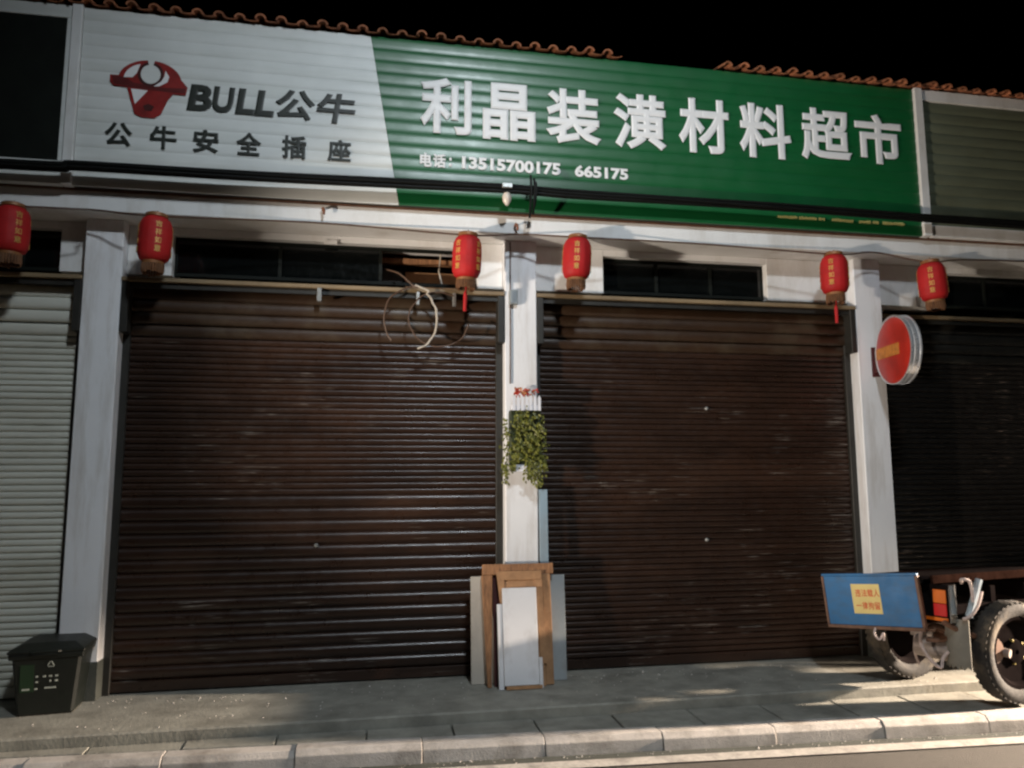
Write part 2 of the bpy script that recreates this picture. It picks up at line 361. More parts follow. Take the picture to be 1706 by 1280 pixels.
wall = empty('shop_wall', (0, 0, 0))
ZT0, ZT1 = 3.53, 3.885
openings = [(-4.95, -3.985), (-3.085, -0.39), (0.84, 2.56), (4.54, 6.4)]
edges = [(-9.0, -4.95), (-3.985, -3.752), (-3.448, -3.085), (-0.39, -0.152), (0.152, 0.84), (2.56, 3.448), (3.752, 4.54), (6.4, 7.04), (7.35, 11)]
for a, b in edges: MB().box(a, b, 0.12, 0.4, ZT0 - 0.02, 3.947).build('wall_panel', M['white_paint'], wall, bevel=0.004)
for a, b in openings:
    MB().box(a + 0.001, b - 0.001, 0.122, 0.4, ZT1, 3.946).build('lintel', M['white_paint'], wall)
    MB().box(a, b, 0.85, 0.9, 3.3, 3.95).build('inner_wall', M['interior'], wall)
    fr = MB()
    fr.box(a, b, 0.20, 0.23, ZT1 - 0.03, ZT1 - 0.001).box(a, b, 0.20, 0.23, ZT0, ZT0 + 0.03)
    n = 3
    for k in range(n + 1):
        xx = a + (b - a) * k / n; fr.box(max(a, xx - 0.015), min(b, xx + 0.015), 0.199, 0.229, ZT0 + 0.031, ZT1 - 0.031)
    win = fr.build('window', M['black_board'], wall)
    for k in range(n):
        if a == -3.085 and k == 2: continue
        MB().box(a + (b - a) * k / n + 0.016, a + (b - a) * (k + 1) / n - 0.016, 0.212, 0.216, ZT0 + 0.031, ZT1 - 0.031).build('pane', M['pane'], win)
MB().box(-9, 11, 0.5, 3.2, 3.9, 5.5).build('upper_storey', M['roof_dark'], wall)
MB().box(-9, 11, 0.9, 1.0, 0.0, 3.9).build('inner_back', M['interior'], wall)
# the open transom: bare timber and boxes inside
bx = MB().box(-1.62, -0.42, 0.34, 0.40, 3.78, 3.83).build('timber_rail', M['wood'], wall)
MB().box(-1.05, -0.40, 0.42, 0.46, 3.50, 3.72).build('timber_board', M['cardboard'], wall)
MB().box(-1.50, -1.08, 0.40, 0.60, 3.58, 3.72).build('dark_box', M['dark_steel'], wall)
MB().tube([(-0.72, 0.30, 3.88), (-0.74, 0.28, 3.7), (-0.70, 0.27, 3.52)], 0.008, 6).build('loose_wire', M['wire_pale'], wall)
MB().box(-1.80, -1.68, 0.10, 0.122, 3.86, 3.90).build('bracket', M['white_paint'], wall)
tag(wall, 'white shop wall over the roller shutters with a row of dark transom windows', 'wall')

# ------------------------------------------------------------------ roller shutters
def slat_mesh(width, pitch, m, bulge=0.011):
    mb = MB(); n = 6
    for xx in (-width / 2, width / 2):
        for k in range(n + 1):
            t = k / n; z = pitch * (t - 0.5) * 0.97
            y = -bulge * math.sin(math.pi * t) ** 0.8 - (0.004 if 0 < k < n else -0.004)
            mb.v.append((xx, y, z))
    for k in range(n): mb.f.append((k, n + 1 + k, n + 2 + k, k + 1))
    mb.v += [(-width / 2, 0.012, -pitch * 0.5), (width / 2, 0.012, -pitch * 0.5), (-width / 2, 0.012, pitch * 0.5), (width / 2, 0.012, pitch * 0.5)]
    q = 2 * (n + 1); mb.f.append((q, q + 1, q + 3, q + 2)); mb.f.append((0, n + 1, q + 1, q)); mb.f.append((n, q + 2, q + 3, 2 * n + 1))
    o = mb.build('slat', m, smooth=True); return o
def shutter(x0, x1, y, m, label, z_top=3.40, wide_to=1.55, barrel=M['brown_steel'], locks=(), header=True, rail=M['dark_steel']):
    xc = (x0 + x1) / 2; wd = x1 - x0
    t = empty('roller_shutter', (xc, y, 0))
    z = 0.10; first = {}
    while z < 2.96:
        pitch = 0.107 if z < wide_to else 0.055
        if pitch not in first:
            first[pitch] = slat_mesh(wd - 0.10, pitch, m, 0.013 if pitch > 0.1 else 0.009); o = first[pitch]; o.parent = t
        else: o = inst(first[pitch], t)
        o.location = (0, random.uniform(-0.003, 0.003), z + pitch / 2); o.rotation_euler = (R(random.uniform(-2.2, 2.2)), R(random.uniform(-0.05, 0.05)), 0)
        z += pitch
    MB().box(-wd / 2 + 0.05, wd / 2 - 0.05, -0.02, 0.018, 0.012, 0.098).build('bottom_bar', m, t, bevel=0.006)
    for s in (-1, 1):
        MB().box(s * (wd / 2 - 0.03) - 0.035, s * (wd / 2 - 0.03) + 0.028, -0.045, 0.02, 0.001, z_top).build('guide_rail', rail, t, bevel=0.004)
    top = None
    while z < z_top - 0.03:      # the curtain bulges out where it winds onto the roller
        if top is None: top = slat_mesh(wd - 0.10, 0.107, barrel, 0.012); o = top; o.parent = t
        else: o = inst(top, t)
        f_ = (z - 2.95) / 0.45
        o.location = (0, -0.012 - 0.045 * math.sin(math.pi * min(1, max(0, f_))), z + 0.0535); o.rotation_euler = (R(14 * (f_ - 0.4)) * -1 + R(random.uniform(-2, 2)), 0, 0)
        z += 0.107
    if header:
        MB().box(-wd / 2 + 0.004, wd / 2 - 0.004, -0.185, 0.02, z_top + 0.02, z_top + 0.055).build('header_bar', M['lit_steel'], t, bevel=0.004)
        MB().box(-wd / 2 + 0.004, wd / 2 - 0.004, -0.150, -0.13, z_top - 0.03, z_top + 0.018).build('header_lip', M['dark_steel'], t)
    for s in (-1, 1):
        MB().box(s * (wd / 2 - 0.035) - 0.03, s * (wd / 2 - 0.035) + 0.03, -0.175, -0.047, z_top - 0.42, z_top + 0.018).build('end_bracket', M['dark_steel'], t, bevel=0.005)
    for (lx, lz) in locks:
        MB().lathe([(0.010, -0.028), (0.018, -0.020), (0.020, -0.01)], (lx - xc, -0.004, lz), 'Y', 12).build('lock', M['galvanised'], t, smooth=True)
    return tag(t, label, 'roller shutter', 'roller shutters')
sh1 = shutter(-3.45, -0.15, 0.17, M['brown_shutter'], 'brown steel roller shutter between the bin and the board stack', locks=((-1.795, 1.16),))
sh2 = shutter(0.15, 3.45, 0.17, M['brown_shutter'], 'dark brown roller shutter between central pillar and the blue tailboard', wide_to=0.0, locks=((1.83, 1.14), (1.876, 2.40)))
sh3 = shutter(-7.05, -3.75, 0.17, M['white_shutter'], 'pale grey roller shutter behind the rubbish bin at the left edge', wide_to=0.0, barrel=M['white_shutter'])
sh4 = shutter(3.75, 7.05, 0.45, M['shaded_shutter'], 'roller shutter toned nearly black for shade at the right edge behind the tricycle', wide_to=0.0, barrel=M['dark_steel'])
# small fittings under the header of the left brown shutter
for (bx_, w_) in ((-1.815, 0.04), (-0.95, 0.03), (-0.62, 0.03)):
    MB().box(bx_ + 1.80 - w_ / 2, bx_ + 1.80 + w_ / 2, -0.20, -0.152, 3.30, 3.42).build('latch_plate', M['galvanised'], sh1, bevel=0.004)

# ------------------------------------------------------------------ signs
SY = -0.28
def plank(x0a, x1a, x0b, x1b, z0, z1, m, parent, name='plank', y=0.0, bulge=0.0022):
    """one horizontal rib of the sign sheet; a at the bottom edge, b at the top edge"""
    mb = MB(); n = 6; h = z1 - z0
    for side in (0, 1):
        for k in range(n + 1):
            t = k / n
            xx = (x0a + (x0b - x0a) * t) if side == 0 else (x1a + (x1b - x1a) * t)
            yy = y - bulge * math.sin(math.pi * t) ** 0.7 + (0.003 if k in (0, n) else 0)
            mb.v.append((xx, yy, z0 + h * (0.004 + 0.992 * t)))
    for k in range(n): mb.f.append((k, n + 1 + k, n + 2 + k, k + 1))
    q = len(mb.v)
    mb.v += [(x0a, y + 0.02, z0), (x1a, y + 0.02, z0), (x1b, y + 0.02, z1), (x0b, y + 0.02, z1)]
    mb.f += [(q + 3, q + 2, q + 1, q), (0, q, q + 1, n + 1), (n, 2 * n + 1, q + 2, q + 3), (0, *range(1, n + 1), q + 3, q), (n + 1, q + 1, q + 2, *reversed(range(n + 2, 2 * n + 2)))]
    return mb.build(name, m, parent, smooth=True)
sign = empty('shop_sign', (0.14, SY, 4.13))
def sx(x): return x - 0.14
Z0, Z1, NR = 4.13, 5.685, 14
def split(z): return -1.137 + (-1.41 + 1.137) * (z - 4.105) / (5.668 - 4.105)
for k in range(NR):
    za = Z0 + (Z1 - Z0) * k / NR; zb = Z0 + (Z1 - Z0) * (k + 1) / NR
    plank(sx(-3.77), sx(split(za)), sx(-3.77), sx(split(zb)), za - Z0, zb - Z0, M['sign_white'], sign, 'white_plank')
    plank(sx(split(za) + 0.002), sx(4.045), sx(split(zb) + 0.002), sx(4.045), za - Z0, zb - Z0, M['sign_green'], sign, 'green_plank')
MB().box(sx(-3.77), sx(4.045), 0.022, 0.06, 0.0, Z1 - Z0).build('backing', M['dark_steel'], sign)
for a, b in ((-3.855, -3.775), (4.05, 4.14)):
    MB().box(sx(a), sx(b), -0.03, 0.06, 0.0, Z1 - Z0 + 0.01).build('edge_post', M['white_paint'], sign, bevel=0.005)
tag(sign, 'long green and white shop sign with eight large white characters', 'sign')
def on_sign(cx, cz, dy=-0.009):
    return lambda p: (sx(cx) + p[0], dy + p[1], cz - Z0 + p[2])
big = [('利', -0.732, 5.075, 0.459, 0.530), ('晶', -0.155, 5.067, 0.488, 0.546), ('装', 0.452, 5.073, 0.528, 0.539), ('潢', 1.098, 5.079, 0.518, 0.546),
       ('材', 1.743, 5.091, 0.516, 0.549), ('料', 2.381, 5.094, 0.547, 0.558), ('超', 3.034, 5.110, 0.550, 0.540), ('市', 3.615, 5.107, 0.522, 0.523)]
for ch, cx, cz, w_, h_ in big: flat_text(ch, w_, h_, 0.012, 'large_character', M['letter_white'], sign, on_sign(cx, cz), bold=0.030)
for ch, cx, cz, w_, h_ in [('B', -2.827, 4.963, 0.204, 0.236), ('U', -2.632, 4.961, 0.185, 0.236), ('L', -2.456, 4.961, 0.165, 0.236), ('L', -2.297, 4.959, 0.165, 0.236),
                           ('公', -2.042, 4.968, 0.335, 0.276), ('牛', -1.696, 4.966, 0.335, 0.276)]:
    flat_text(ch, w_, h_, 0.004, 'brand_letter', M['letter_dark'], sign, on_sign(cx, cz), bold=0.045 if ch in 'BUL' else 0.032, shear=0.12)
for ch, cx, cz, w_, h_ in [('公', -3.446, 4.588, 0.215, 0.206), ('牛', -3.098, 4.585, 0.215, 0.204), ('安', -2.761, 4.582, 0.207, 0.204), ('全', -2.413, 4.584, 0.207, 0.204),
                           ('插', -2.041, 4.584, 0.204, 0.208), ('座', -1.660, 4.580, 0.201, 0.204)]:
    flat_text(ch, w_, h_, 0.004, 'slogan_character', M['letter_dark'], sign, on_sign(cx, cz), bold=0.030)
for ch, cx, cz, w_, h_ in [('电', -0.908, 4.555, 0.105, 0.128), ('话', -0.788, 4.555, 0.112, 0.128), (':', -0.690, 4.550, 0.024, 0.085), ('13515700175', -0.131, 4.555, 0.909, 0.118), ('665175', 0.715, 4.551, 0.515, 0.114)]:
    flat_text(ch, w_, h_, 0.004, 'phone_number', M['letter_white'], sign, on_sign(cx, cz), bold=0.042)
# blurred line of small yellow print at the lower right of the green field
for cx, w_ in ((2.574, 0.203), (2.790, 0.189), (2.938, 0.063), (3.163, 0.230), (3.407, 0.130), (3.529, 0.071), (3.722, 0.242)):
    mb = MB(); xx = -w_ / 2
    while xx < w_ / 2 - 0.01:
        sw = random.uniform(0.012, 0.022); h1 = random.uniform(0.010, 0.015)
        mb.box(sx(cx) + xx, sx(cx) + min(xx + sw, w_ / 2), -0.0145, -0.0105, 4.236 - Z0 - h1, 4.236 - Z0 + random.uniform(0.008, 0.015)); xx += sw + random.uniform(0.002, 0.006)
    mb.build('small_print', M['text_yellow'], sign)
# bull emblem: horned head in two reds with pale cut-outs
def emb(poly, m, d, name, par=sign, cx=-3.226, cz=5.003, w_=0.625, h_=0.509):
    return MB().extr([(sx(cx) + (px - 0.5) * w_, cz - Z0 + (0.5 - py) * h_) for px, py in poly], -0.008 - d, -0.008 - d + 0.0035, 'Y').build(name, m, par)
def arc(cx, cy, rx, ry, a0, a1, n=18): return [(cx + rx * math.cos(R(a0 + (a1 - a0) * i / n)), cy + ry * math.sin(R(a0 + (a1 - a0) * i / n))) for i in range(n + 1)]
head = [(0.0, 0.30), (0.12, 0.30)] + arc(0.50, 0.36, 0.40, 0.36, 190, 350, 20) + [(0.98, 0.42), (0.96, 0.56), (0.80, 0.56), (0.74, 0.66), (0.66, 0.92), (0.58, 1.0), (0.42, 1.0), (0.33, 0.95), (0.25, 0.62), (0.22, 0.50), (0.05, 0.48), (0.0, 0.42)]
emblem = emb(head, M['emblem_red'], 0.004, 'emblem')
def sub(poly, m, d, name): return emb(poly, m, d, name, emblem)
sub(arc(0.505, 0.245, 0.125, 0.165, 0, 360, 24)[:-1], M['sign_white'], 0.0085, 'pale_ring_hole')
sub(arc(0.505, 0.245, 0.165, 0.215, -70, 250, 24) , M['emblem_dark'], 0.0062, 'dark_ring')
sub([(0.46, 0.0), (0.55, 0.0), (0.53, 0.09), (0.48, 0.09)], M['sign_white'], 0.0095, 'gap')
sub([(0.17, 0.33)] + arc(0.44, 0.36, 0.27, 0.29, 195, 255, 8) + [(0.33, 0.24), (0.28, 0.32)], M['letter_white'], 0.0075, 'left_horn_cutout')
sub([(0.69, 0.16), (0.74, 0.26), (0.72, 0.36), (0.62, 0.44), (0.55, 0.45), (0.64, 0.36), (0.68, 0.26)], M['letter_white'], 0.0075, 'right_horn_cutout')
sub([(0.27, 0.52), (0.48, 0.53), (0.38, 0.70), (0.33, 0.78)], M['letter_white'], 0.0075, 'cheek_cutout')
sub([(0.02, 0.31), (0.20, 0.33), (0.30, 0.41), (0.66, 0.46), (0.96, 0.44), (0.95, 0.53), (0.70, 0.53), (0.30, 0.50), (0.05, 0.46)], M['emblem_brow'], 0.0055, 'brow')
sub([(0.43, 0.80), (0.50, 0.76), (0.57, 0.80), (0.54, 0.88), (0.46, 0.88)], M['emblem_dark'], 0.0075, 'nose')

left_sign = empty('black_sign', (-4.9, SY, 4.13))
MB().box(-2.0, 1.005, -0.005, 0.05, 0.20, 1.44).build('black_panel', M['black_board'], left_sign)
MB().box(-2.0, 1.04, -0.012, 0.06, 1.442, 1.555).build('top_band', M['sign_white'], left_sign, bevel=0.004)
MB().box(-2.0, 1.04, -0.012, 0.06, 0.0, 0.198).build('bottom_band', M['sign_white'], left_sign, bevel=0.004)
MB().box(1.008, 1.04, -0.0125, 0.06, 0.2, 1.44).build('side_band', M['sign_white'], left_sign)
tag(left_sign, 'black signboard in a pale frame at the upper left corner', 'sign')
right_sign = empty('ribbed_sign', (4.16, SY, 4.13))
for k in range(12):
    za = 0.12 + (1.44 - 0.12) * k / 12; zb = 0.12 + (1.44 - 0.12) * (k + 1) / 12
    plank(0, 3.2, 0, 3.2, za, zb, M['grey_sheet'], right_sign, 'ribbed_strip', 0.012, 0.009)
MB().box(0, 3.2, -0.01, 0.05, 1.442, 1.56).build('top_band', M['white_paint'], right_sign, bevel=0.004)
MB().box(0, 3.2, -0.01, 0.05, 0.0, 0.118).build('bottom_band', M['white_paint'], right_sign, bevel=0.004)
tag(right_sign, 'grey-green ribbed sheet signboard at the upper right edge', 'sign')

# ------------------------------------------------------------------ tiled eave
roof = empty('tiled_roof', (0, -0.33, 5.69))
MB().hexa([(-9, 0.16, 0.0), (11, 0.16, 0.0), (11, 3.2, 0.95), (-9, 3.2, 0.95)], [(-9, 0.16, 0.02), (11, 0.16, 0.02), (11, 3.2, 1.02), (-9, 3.2, 1.02)]).build('deck', M['roof_dark'], roof)
def tile_mesh(name, r, t, up, ln=0.42):
    mb = MB(); n = 8; ring = []
    for k in range(n + 1): a = math.pi * k / n; ring.append((r * math.cos(a), up * r * math.sin(a)))
    for k in range(n + 1): a = math.pi * (n - k) / n; ring.append(((r - t) * math.cos(a), up * (r - t) * math.sin(a)))
    m_ = len(ring)
    for y, s in ((0.0, 1.0), (ln, 0.86)):
        for (a, c) in ring: mb.v.append((a * s, y, c * s))
    mb.f.append(tuple(range(m_))); mb.f.append(tuple(reversed(range(m_, 2 * m_))))
    for k in range(m_): mb.f.append((k, m_ + k, m_ + (k + 1) % m_, (k + 1) % m_))
    return mb.build(name, M['clay'], roof, smooth=True)
cover = tile_mesh('cover_tile', 0.047, 0.014, 0.85); pan = tile_mesh('pan_tile', 0.066, 0.014, -0.25)
tx = -4.95; first = True
while tx < 6.2:
    if not (0.93 < tx < 1.98):
        o = cover if first else inst(cover, roof)
        o.location = (tx, random.uniform(-0.03, 0.0), 0.008 + random.uniform(-0.009, 0.009)); o.rotation_euler = (R(17 + random.uniform(-4, 4)), R(random.uniform(-5, 5)), R(random.uniform(-5, 5)))
        o = pan if first else inst(pan, roof)
        o.location = (tx + 0.087, random.uniform(-0.01, 0.01), 0.018 + random.uniform(-0.004, 0.004)); o.rotation_euler = (R(17), 0, 0); first = False
    tx += 0.1735
tag(roof, 'orange clay tile eave along the top of the signs with a stretch missing', 'roof')

# ------------------------------------------------------------------ overhead cable bundle, clamp, lantern wire
def poly(pts, n=5):
    out = []
    P = [Vector(p) for p in pts]
    for i in range(len(P) - 1):
        p0 = P[max(i - 1, 0)]; p1 = P[i]; p2 = P[i + 1]; p3 = P[min(i + 2, len(P) - 1)]
        for k in range(n):
            t = k / n
            out.append(0.5 * ((2 * p1) + (-p0 + p2) * t + (2 * p0 - 5 * p1 + 4 * p2 - p3) * t * t + (-p0 + 3 * p1 - 3 * p2 + p3) * t ** 3))
    out.append(P[-1]); return out
cb = empty('cable_bundle', (0, -0.42, 4.26))
base = [(-9, -0.06), (-4.25, -0.045), (-3.7, -0.02), (-2.45, -0.015), (-1.17, 0.006), (-0.2, 0.02), (0.4, 0.012), (1.4, 0.018), (2.4, 0.016), (3.9, 0.004), (5.1, -0.006), (11, -0.05)]
for k in range(7):
    a = 2 * math.pi * k / 6; ro = 0.0 if k == 6 else 0.025
    pts = [(x_, ro * math.cos(a + x_ * 0.12) + random.uniform(-0.004, 0.004), z_ + ro * 1.15 * math.sin(a + x_ * 0.12) + random.uniform(-0.004, 0.004)) for x_, z_ in base]
    MB().tube(poly(pts, 10), 0.018 if k < 3 else 0.014, 7).build('cable', M['cable_black'], cb, smooth=True)
for k, (dx, z1) in enumerate(((-0.01, -0.235), (0.02, -0.20), (0.035, -0.12))):
    MB().tube(poly([(0.018 + dx, -0.03, 0.15 - 0.03 * k), (0.02 + dx, -0.045, 0.02), (0.015 + dx, -0.03, z1 * 0.6), (0.012 + dx, 0.0, z1)]), 0.011, 6).build('hanging_tail', M['cable_black'], cb, smooth=True)
tag(cb, 'thick black utility cable bundle strung across the signs', 'cable')
cl = empty('cable_clamp', (-0.2, -0.29, 4.20))
MB().lathe([(0.012, -0.055), (0.036, -0.02), (0.042, 0.02), (0.03, 0.055)], (0, -0.12, -0.01), 'Z', 14).build('insulator', M['porcelain'], cl, smooth=True)
MB().tube([(0, -0.002, 0.05), (0, -0.12, 0.05), (0, -0.125, 0.105)], 0.010, 6).build('hook', M['rust'], cl)
MB().box(-0.05, 0.04, -0.19, -0.11, 0.075, 0.115).build('clamp_plate', M['galvanised'], cl, bevel=0.004)
tag(cl, 'pale porcelain insulator holding the black cables below the phone number', 'insulator')
LANT = [(-4.16, 3.70, 20), (-3.10, 3.68, 10), (-0.546, 3.66, -38), (0.447, 3.695, 0), (2.998, 3.665, -12), (4.06, 3.64, -4)]
lw = []
for i, (lx, lz, _) in enumerate(LANT):
    lw.append((lx, -0.35, lz + 0.205))
    if i < len(LANT) - 1: lw.append(((lx + LANT[i + 1][0]) / 2, -0.232, 3.945 + random.uniform(-0.008, 0.008)))
lw = [(-9, -0.23, 3.94)] + lw + [(5.2, -0.235, 3.94), (11, -0.23, 3.94)]
tag(MB().tube(poly(lw, 8), 0.008, 6).build('lantern_wire', M['wire_brown'], smooth=True), 'thin dark wire along the beam from which the lanterns hang', 'wire')
# bent hooks in the beam
def hook(x_, z_, label):
    o = MB().tube(poly([(x_, -0.205, z_), (x_, -0.25, z_ + 0.004), (x_ + 0.012, -0.262, z_ - 0.01), (x_ + 0.012, -0.262, z_ - 0.055)]), 0.011, 6).build('beam_hook', M['rust'], smooth=True)
    tag(o, label, 'hook', 'hooks in the beam')
hook(-1.79, 4.065, 'small rusty hook in the beam left of the central lanterns')
hook(-0.09, 4.02, 'small rusty hook in the beam above the central pillar')

# ------------------------------------------------------------------ red lanterns
def lantern(lx, lz, rz, label, tassel=True, tass_len=0.16):
    t = empty('red_lantern', (lx, -0.35, lz), R(rz)); t.rotation_euler = (R(random.uniform(-3, 3)), R(random.uniform(-3, 3)), R(rz))
    prof = [(0.080, -0.185), (0.108, -0.165), (0.124, -0.125), (0.128, -0.04), (0.128, 0.05), (0.122, 0.125), (0.106, 0.165), (0.080, 0.185)]
    body = MB().lathe(prof, n=48, rfun=lambda a: 1.0 - 0.012 * (abs(math.sin(a * 8)) < 0.38)).build('lantern_body', M['red_cloth'], t, smooth=True)
    MB().lathe([(0.078, 0.180), (0.088, 0.188), (0.086, 0.215), (0.070, 0.222)], n=24).build('top_cap', M['cap_gold'], t, smooth=True)
    MB().lathe([(0.068, -0.215), (0.084, -0.208), (0.086, -0.188), (0.078, -0.182)], n=24).build('bottom_cap', M['cap_gold'], t, smooth=True)
    fr = MB()
    for k in range(26):
        a = 2 * math.pi * k / 26; c, s = math.cos(a), math.sin(a); ln = random.uniform(0.055, 0.075)
        fr.tube([(0.078 * c, 0.078 * s, -0.205), (0.080 * c, 0.080 * s, -0.215 - ln * 0.6), (0.074 * c, 0.074 * s, -0.215 - ln)], 0.0085, 5)
    fr.build('fringe', M['fringe'], t)
    if tassel:
        ts = MB().tube([(0, 0, -0.20), (0.004, 0, -0.285), (0.0, 0, -0.31)], 0.006, 6).tube([(0, 0, -0.305), (0, 0, -0.325), (0, 0, -0.325 - tass_len)], [0.012, 0.017, 0.015], 8)
        ts.build('tassel', M['red_cloth'], t)
    MB().tube([(0, 0, 0.22), (0, 0.004, 0.235), (0.004, 0.0, 0.25)], 0.005, 5).build('hanger', M['wire_brown'], t)
    for q in range(4):
        for k, ch in enumerate('吉祥如意'):
            cz = 0.105 - 0.068 * k
            def wrap(p, cz=cz, q=q):
                a = p[0] / 0.129 - math.pi / 2 + q * math.pi / 2; rr = 0.1275 - p[1]
                if cz + p[2] > 0.115: rr -= 0.006
                return (rr * math.cos(a), rr * math.sin(a), cz + p[2])
            flat_text(ch, 0.048, 0.054, 0.003, 'gold_character', M['gold'], body, wrap, bold=0.012, share=('lantern', q, k))
    return tag(t, label, 'lantern', 'red lanterns on the wire')
for (lx, lz, rz), lab, ts in zip(LANT, ('dim red lantern cut by the left edge of the photo', 'red lantern right beside the left white pillar',
        'red lantern just left of the central pillar, tassel over the shutter', 'red lantern just right of the central pillar', 'red lantern just left of the pillar with the round sign', 'rightmost red lantern above the round red sign'), (0, 0, 1, 0, 1, 0)):
    lantern(lx, lz, rz + math.degrees(math.atan2(lx + 1.29, 6.29)) * -1, lab, bool(ts), 0.15)

# ------------------------------------------------------------------ coiled cable hanging from the open transom
def ring(cx, cz, rx, rz_, a0, a1, y, n=22, wob=0.012):
    return [(cx + rx * math.cos(R(a0 + (a1 - a0) * i / n)) + random.uniform(-wob, wob) * 0.4, y + 0.01 * math.sin(i), cz + rz_ * math.sin(R(a0 + (a1 - a0) * i / n)) + random.uniform(-wob, wob) * 0.4) for i in range(n + 1)]
co = empty('coiled_cable', (0, 0, 0))
MB().tube(poly([(-1.25, 0.28, 3.70), (-1.12, 0.05, 3.60), (-1.0, -0.05, 3.47)] + ring(-1.0, 3.16, 0.25, 0.29, 80, 225, -0.06, 10), 3), 0.008, 6).build('cable', M['wire_brown'], co, smooth=True)
MB().tube(poly([(-0.98, -0.06, 3.47), (-0.86, -0.07, 3.42)] + ring(-1.0, 3.16, 0.22, 0.28, 55, -78, -0.07, 12), 3), 0.010, 6).build('pale_cable', M['wire_pale'], co, smooth=True)
MB().tube(poly(ring(-0.76, 3.17, 0.27, 0.25, 60, 350, -0.03, 24), 3), 0.007, 6).build('dark_cable', M['wire_brown'], co, smooth=True)
tag(co, 'loose coil of cable hanging before the top of the left brown shutter', 'cable')

# ------------------------------------------------------------------ planter on the central pillar
pl = empty('wall_planter', (0.02, -0.002, 1.84))
MB().box(-0.140, 0.140, -0.10, 0.0, -0.01, 0.50).build('box', M['leaf_dark'], pl, bevel=0.006)
MB().box(-0.145, 0.145, -0.135, -0.102, -0.05, 0.012).build('lower_ledge', M['picket'], pl, bevel=0.004)
MB().box(-0.135, 0.125, -0.128, -0.102, 0.50, 0.545).build('fence_rail', M['picket'], pl, bevel=0.003)
for k in range(7):
    xx = -0.128 + k * 0.0385
    MB().extr([(xx, 0.495), (xx + 0.027, 0.495), (xx + 0.027, 0.605), (xx + 0.0135, 0.632), (xx, 0.605)], -0.142, -0.130, 'Y').build('picket', M['picket'], pl)
def leafball(mb, c, sx_, sy_, sz_, n, s0, s1, hang=0.0):
    for _ in range(n):
        p = Vector((c[0] + random.gauss(0, sx_), c[1] + random.gauss(0, sy_), c[2] + random.gauss(0, sz_)))
        s = random.uniform(s0, s1)
        d = Vector((random.uniform(-1, 1), random.uniform(-0.9, 0.2), random.uniform(-1, 0.4) - hang)).normalized(); e = d.cross(Vector((random.uniform(-1, 1), -1, random.uniform(-1, 1)))).normalized()
        nn = d.cross(e) * s * 0.2; b = len(mb.v)
        mb.v += [tuple(p), tuple(p + d * s * 0.5 + e * s * 0.38 + nn), tuple(p + d * s * 1.1), tuple(p + d * s * 0.5 - e * s * 0.38 + nn)]
        mb.f += [(b, b + 1, b + 2), (b, b + 2, b + 3)]
lf = MB()
for k in range(60): leafball(lf, (random.uniform(-0.12, 0.13), -0.13, random.uniform(0.04, 0.48)), 0.02, 0.018, 0.03, 9, 0.022, 0.045, 0.6)
for k in range(26): leafball(lf, (random.choice([-0.175, -0.19, 0.15, 0.165]), -0.09, random.uniform(-0.02, 0.42)), 0.016, 0.02, 0.03, 6, 0.02, 0.04, 0.5)
for (vx, vz) in ((-0.19, -0.16), (-0.20, -0.08), (-0.13, -0.04), (0.0, -0.13), (0.06, -0.16), (0.11, -0.18), (0.03, -0.07), (0.15, -0.05), (0.08, -0.1)):
    for q in range(5): leafball(lf, (vx, -0.145, vz * q / 4 + 0.02), 0.014, 0.008, 0.016, 7, 0.02, 0.036, 0.8)
o = lf.build('ivy_leaves', M['leaf'], pl); o['kind'] = 'stuff'
vi = MB()
for (vx, vz) in ((-0.19, -0.16), (-0.13, -0.05), (0.0, -0.13), (0.06, -0.16), (0.11, -0.18)):
    vi.tube(poly([(vx * 0.8, -0.12, 0.2), (vx, -0.145, 0.03), (vx + 0.01, -0.145, vz)]), 0.0035, 5)
vi.build('vine', M['leaf_dark'], pl)
for k in range(16):
    fl = MB(); c = (random.uniform(-0.11, 0.10), random.uniform(-0.115, -0.06), random.uniform(0.63, 0.70))
    leafball(fl, c, 0.008, 0.008, 0.008, 7, 0.022, 0.034)
    fl.build('flower', M['flower'] if k % 3 else M['flower_orange'], pl)
tag(pl, 'wall planter with white pickets, red flowers and trailing ivy on the central pillar', 'planter')

# ------------------------------------------------------------------ round projecting sign
rs = empty('round_sign', (3.57, -0.42, 2.935), R(-10))
T = 0.05
MB().lathe([(0.300, -T + 0.004), (0.335, -T), (0.335, -T + 0.012), (0.326, -T + 0.016), (0.326, -0.016), (0.333, -0.012), (0.333, 0.012), (0.326, 0.016), (0.326, T - 0.016), (0.335, T - 0.012), (0.335, T), (0.300, T - 0.004)], axis='X', n=48).build('rim', M['aluminium'], rs, smooth=True)
MB().lathe([(0.02, -T - 0.010), (0.20, -T - 0.009), (0.295, -T - 0.005), (0.318, -T + 0.003)], axis='X', n=48).build('face', M['sign_red'], rs, smooth=True)
MB().lathe([(0.318, T - 0.003), (0.295, T + 0.005), (0.02, T + 0.01)], axis='X', n=48).build('back_face', M['sign_red'], rs, smooth=True)
MB().box(-T - 0.0135, -T - 0.008, -0.14, 0.29, -0.055, 0.055).build('gold_label', M['label_gold'], rs)
MB().box(-0.02, 0.02, 0.325, 0.415, 0.03, 0.06).build('upper_arm', M['maroon'], rs)
MB().box(-0.03, 0.03, 0.325, 0.415, -0.16, -0.04).build('lower_arm', M['maroon'], rs)
MB().box(-0.05, 0.05, 0.408, 0.418, -0.2, 0.1).build('mounting_plate', M['maroon'], rs)
tag(rs, 'round red projecting sign with silver rim on the right pillar', 'sign')

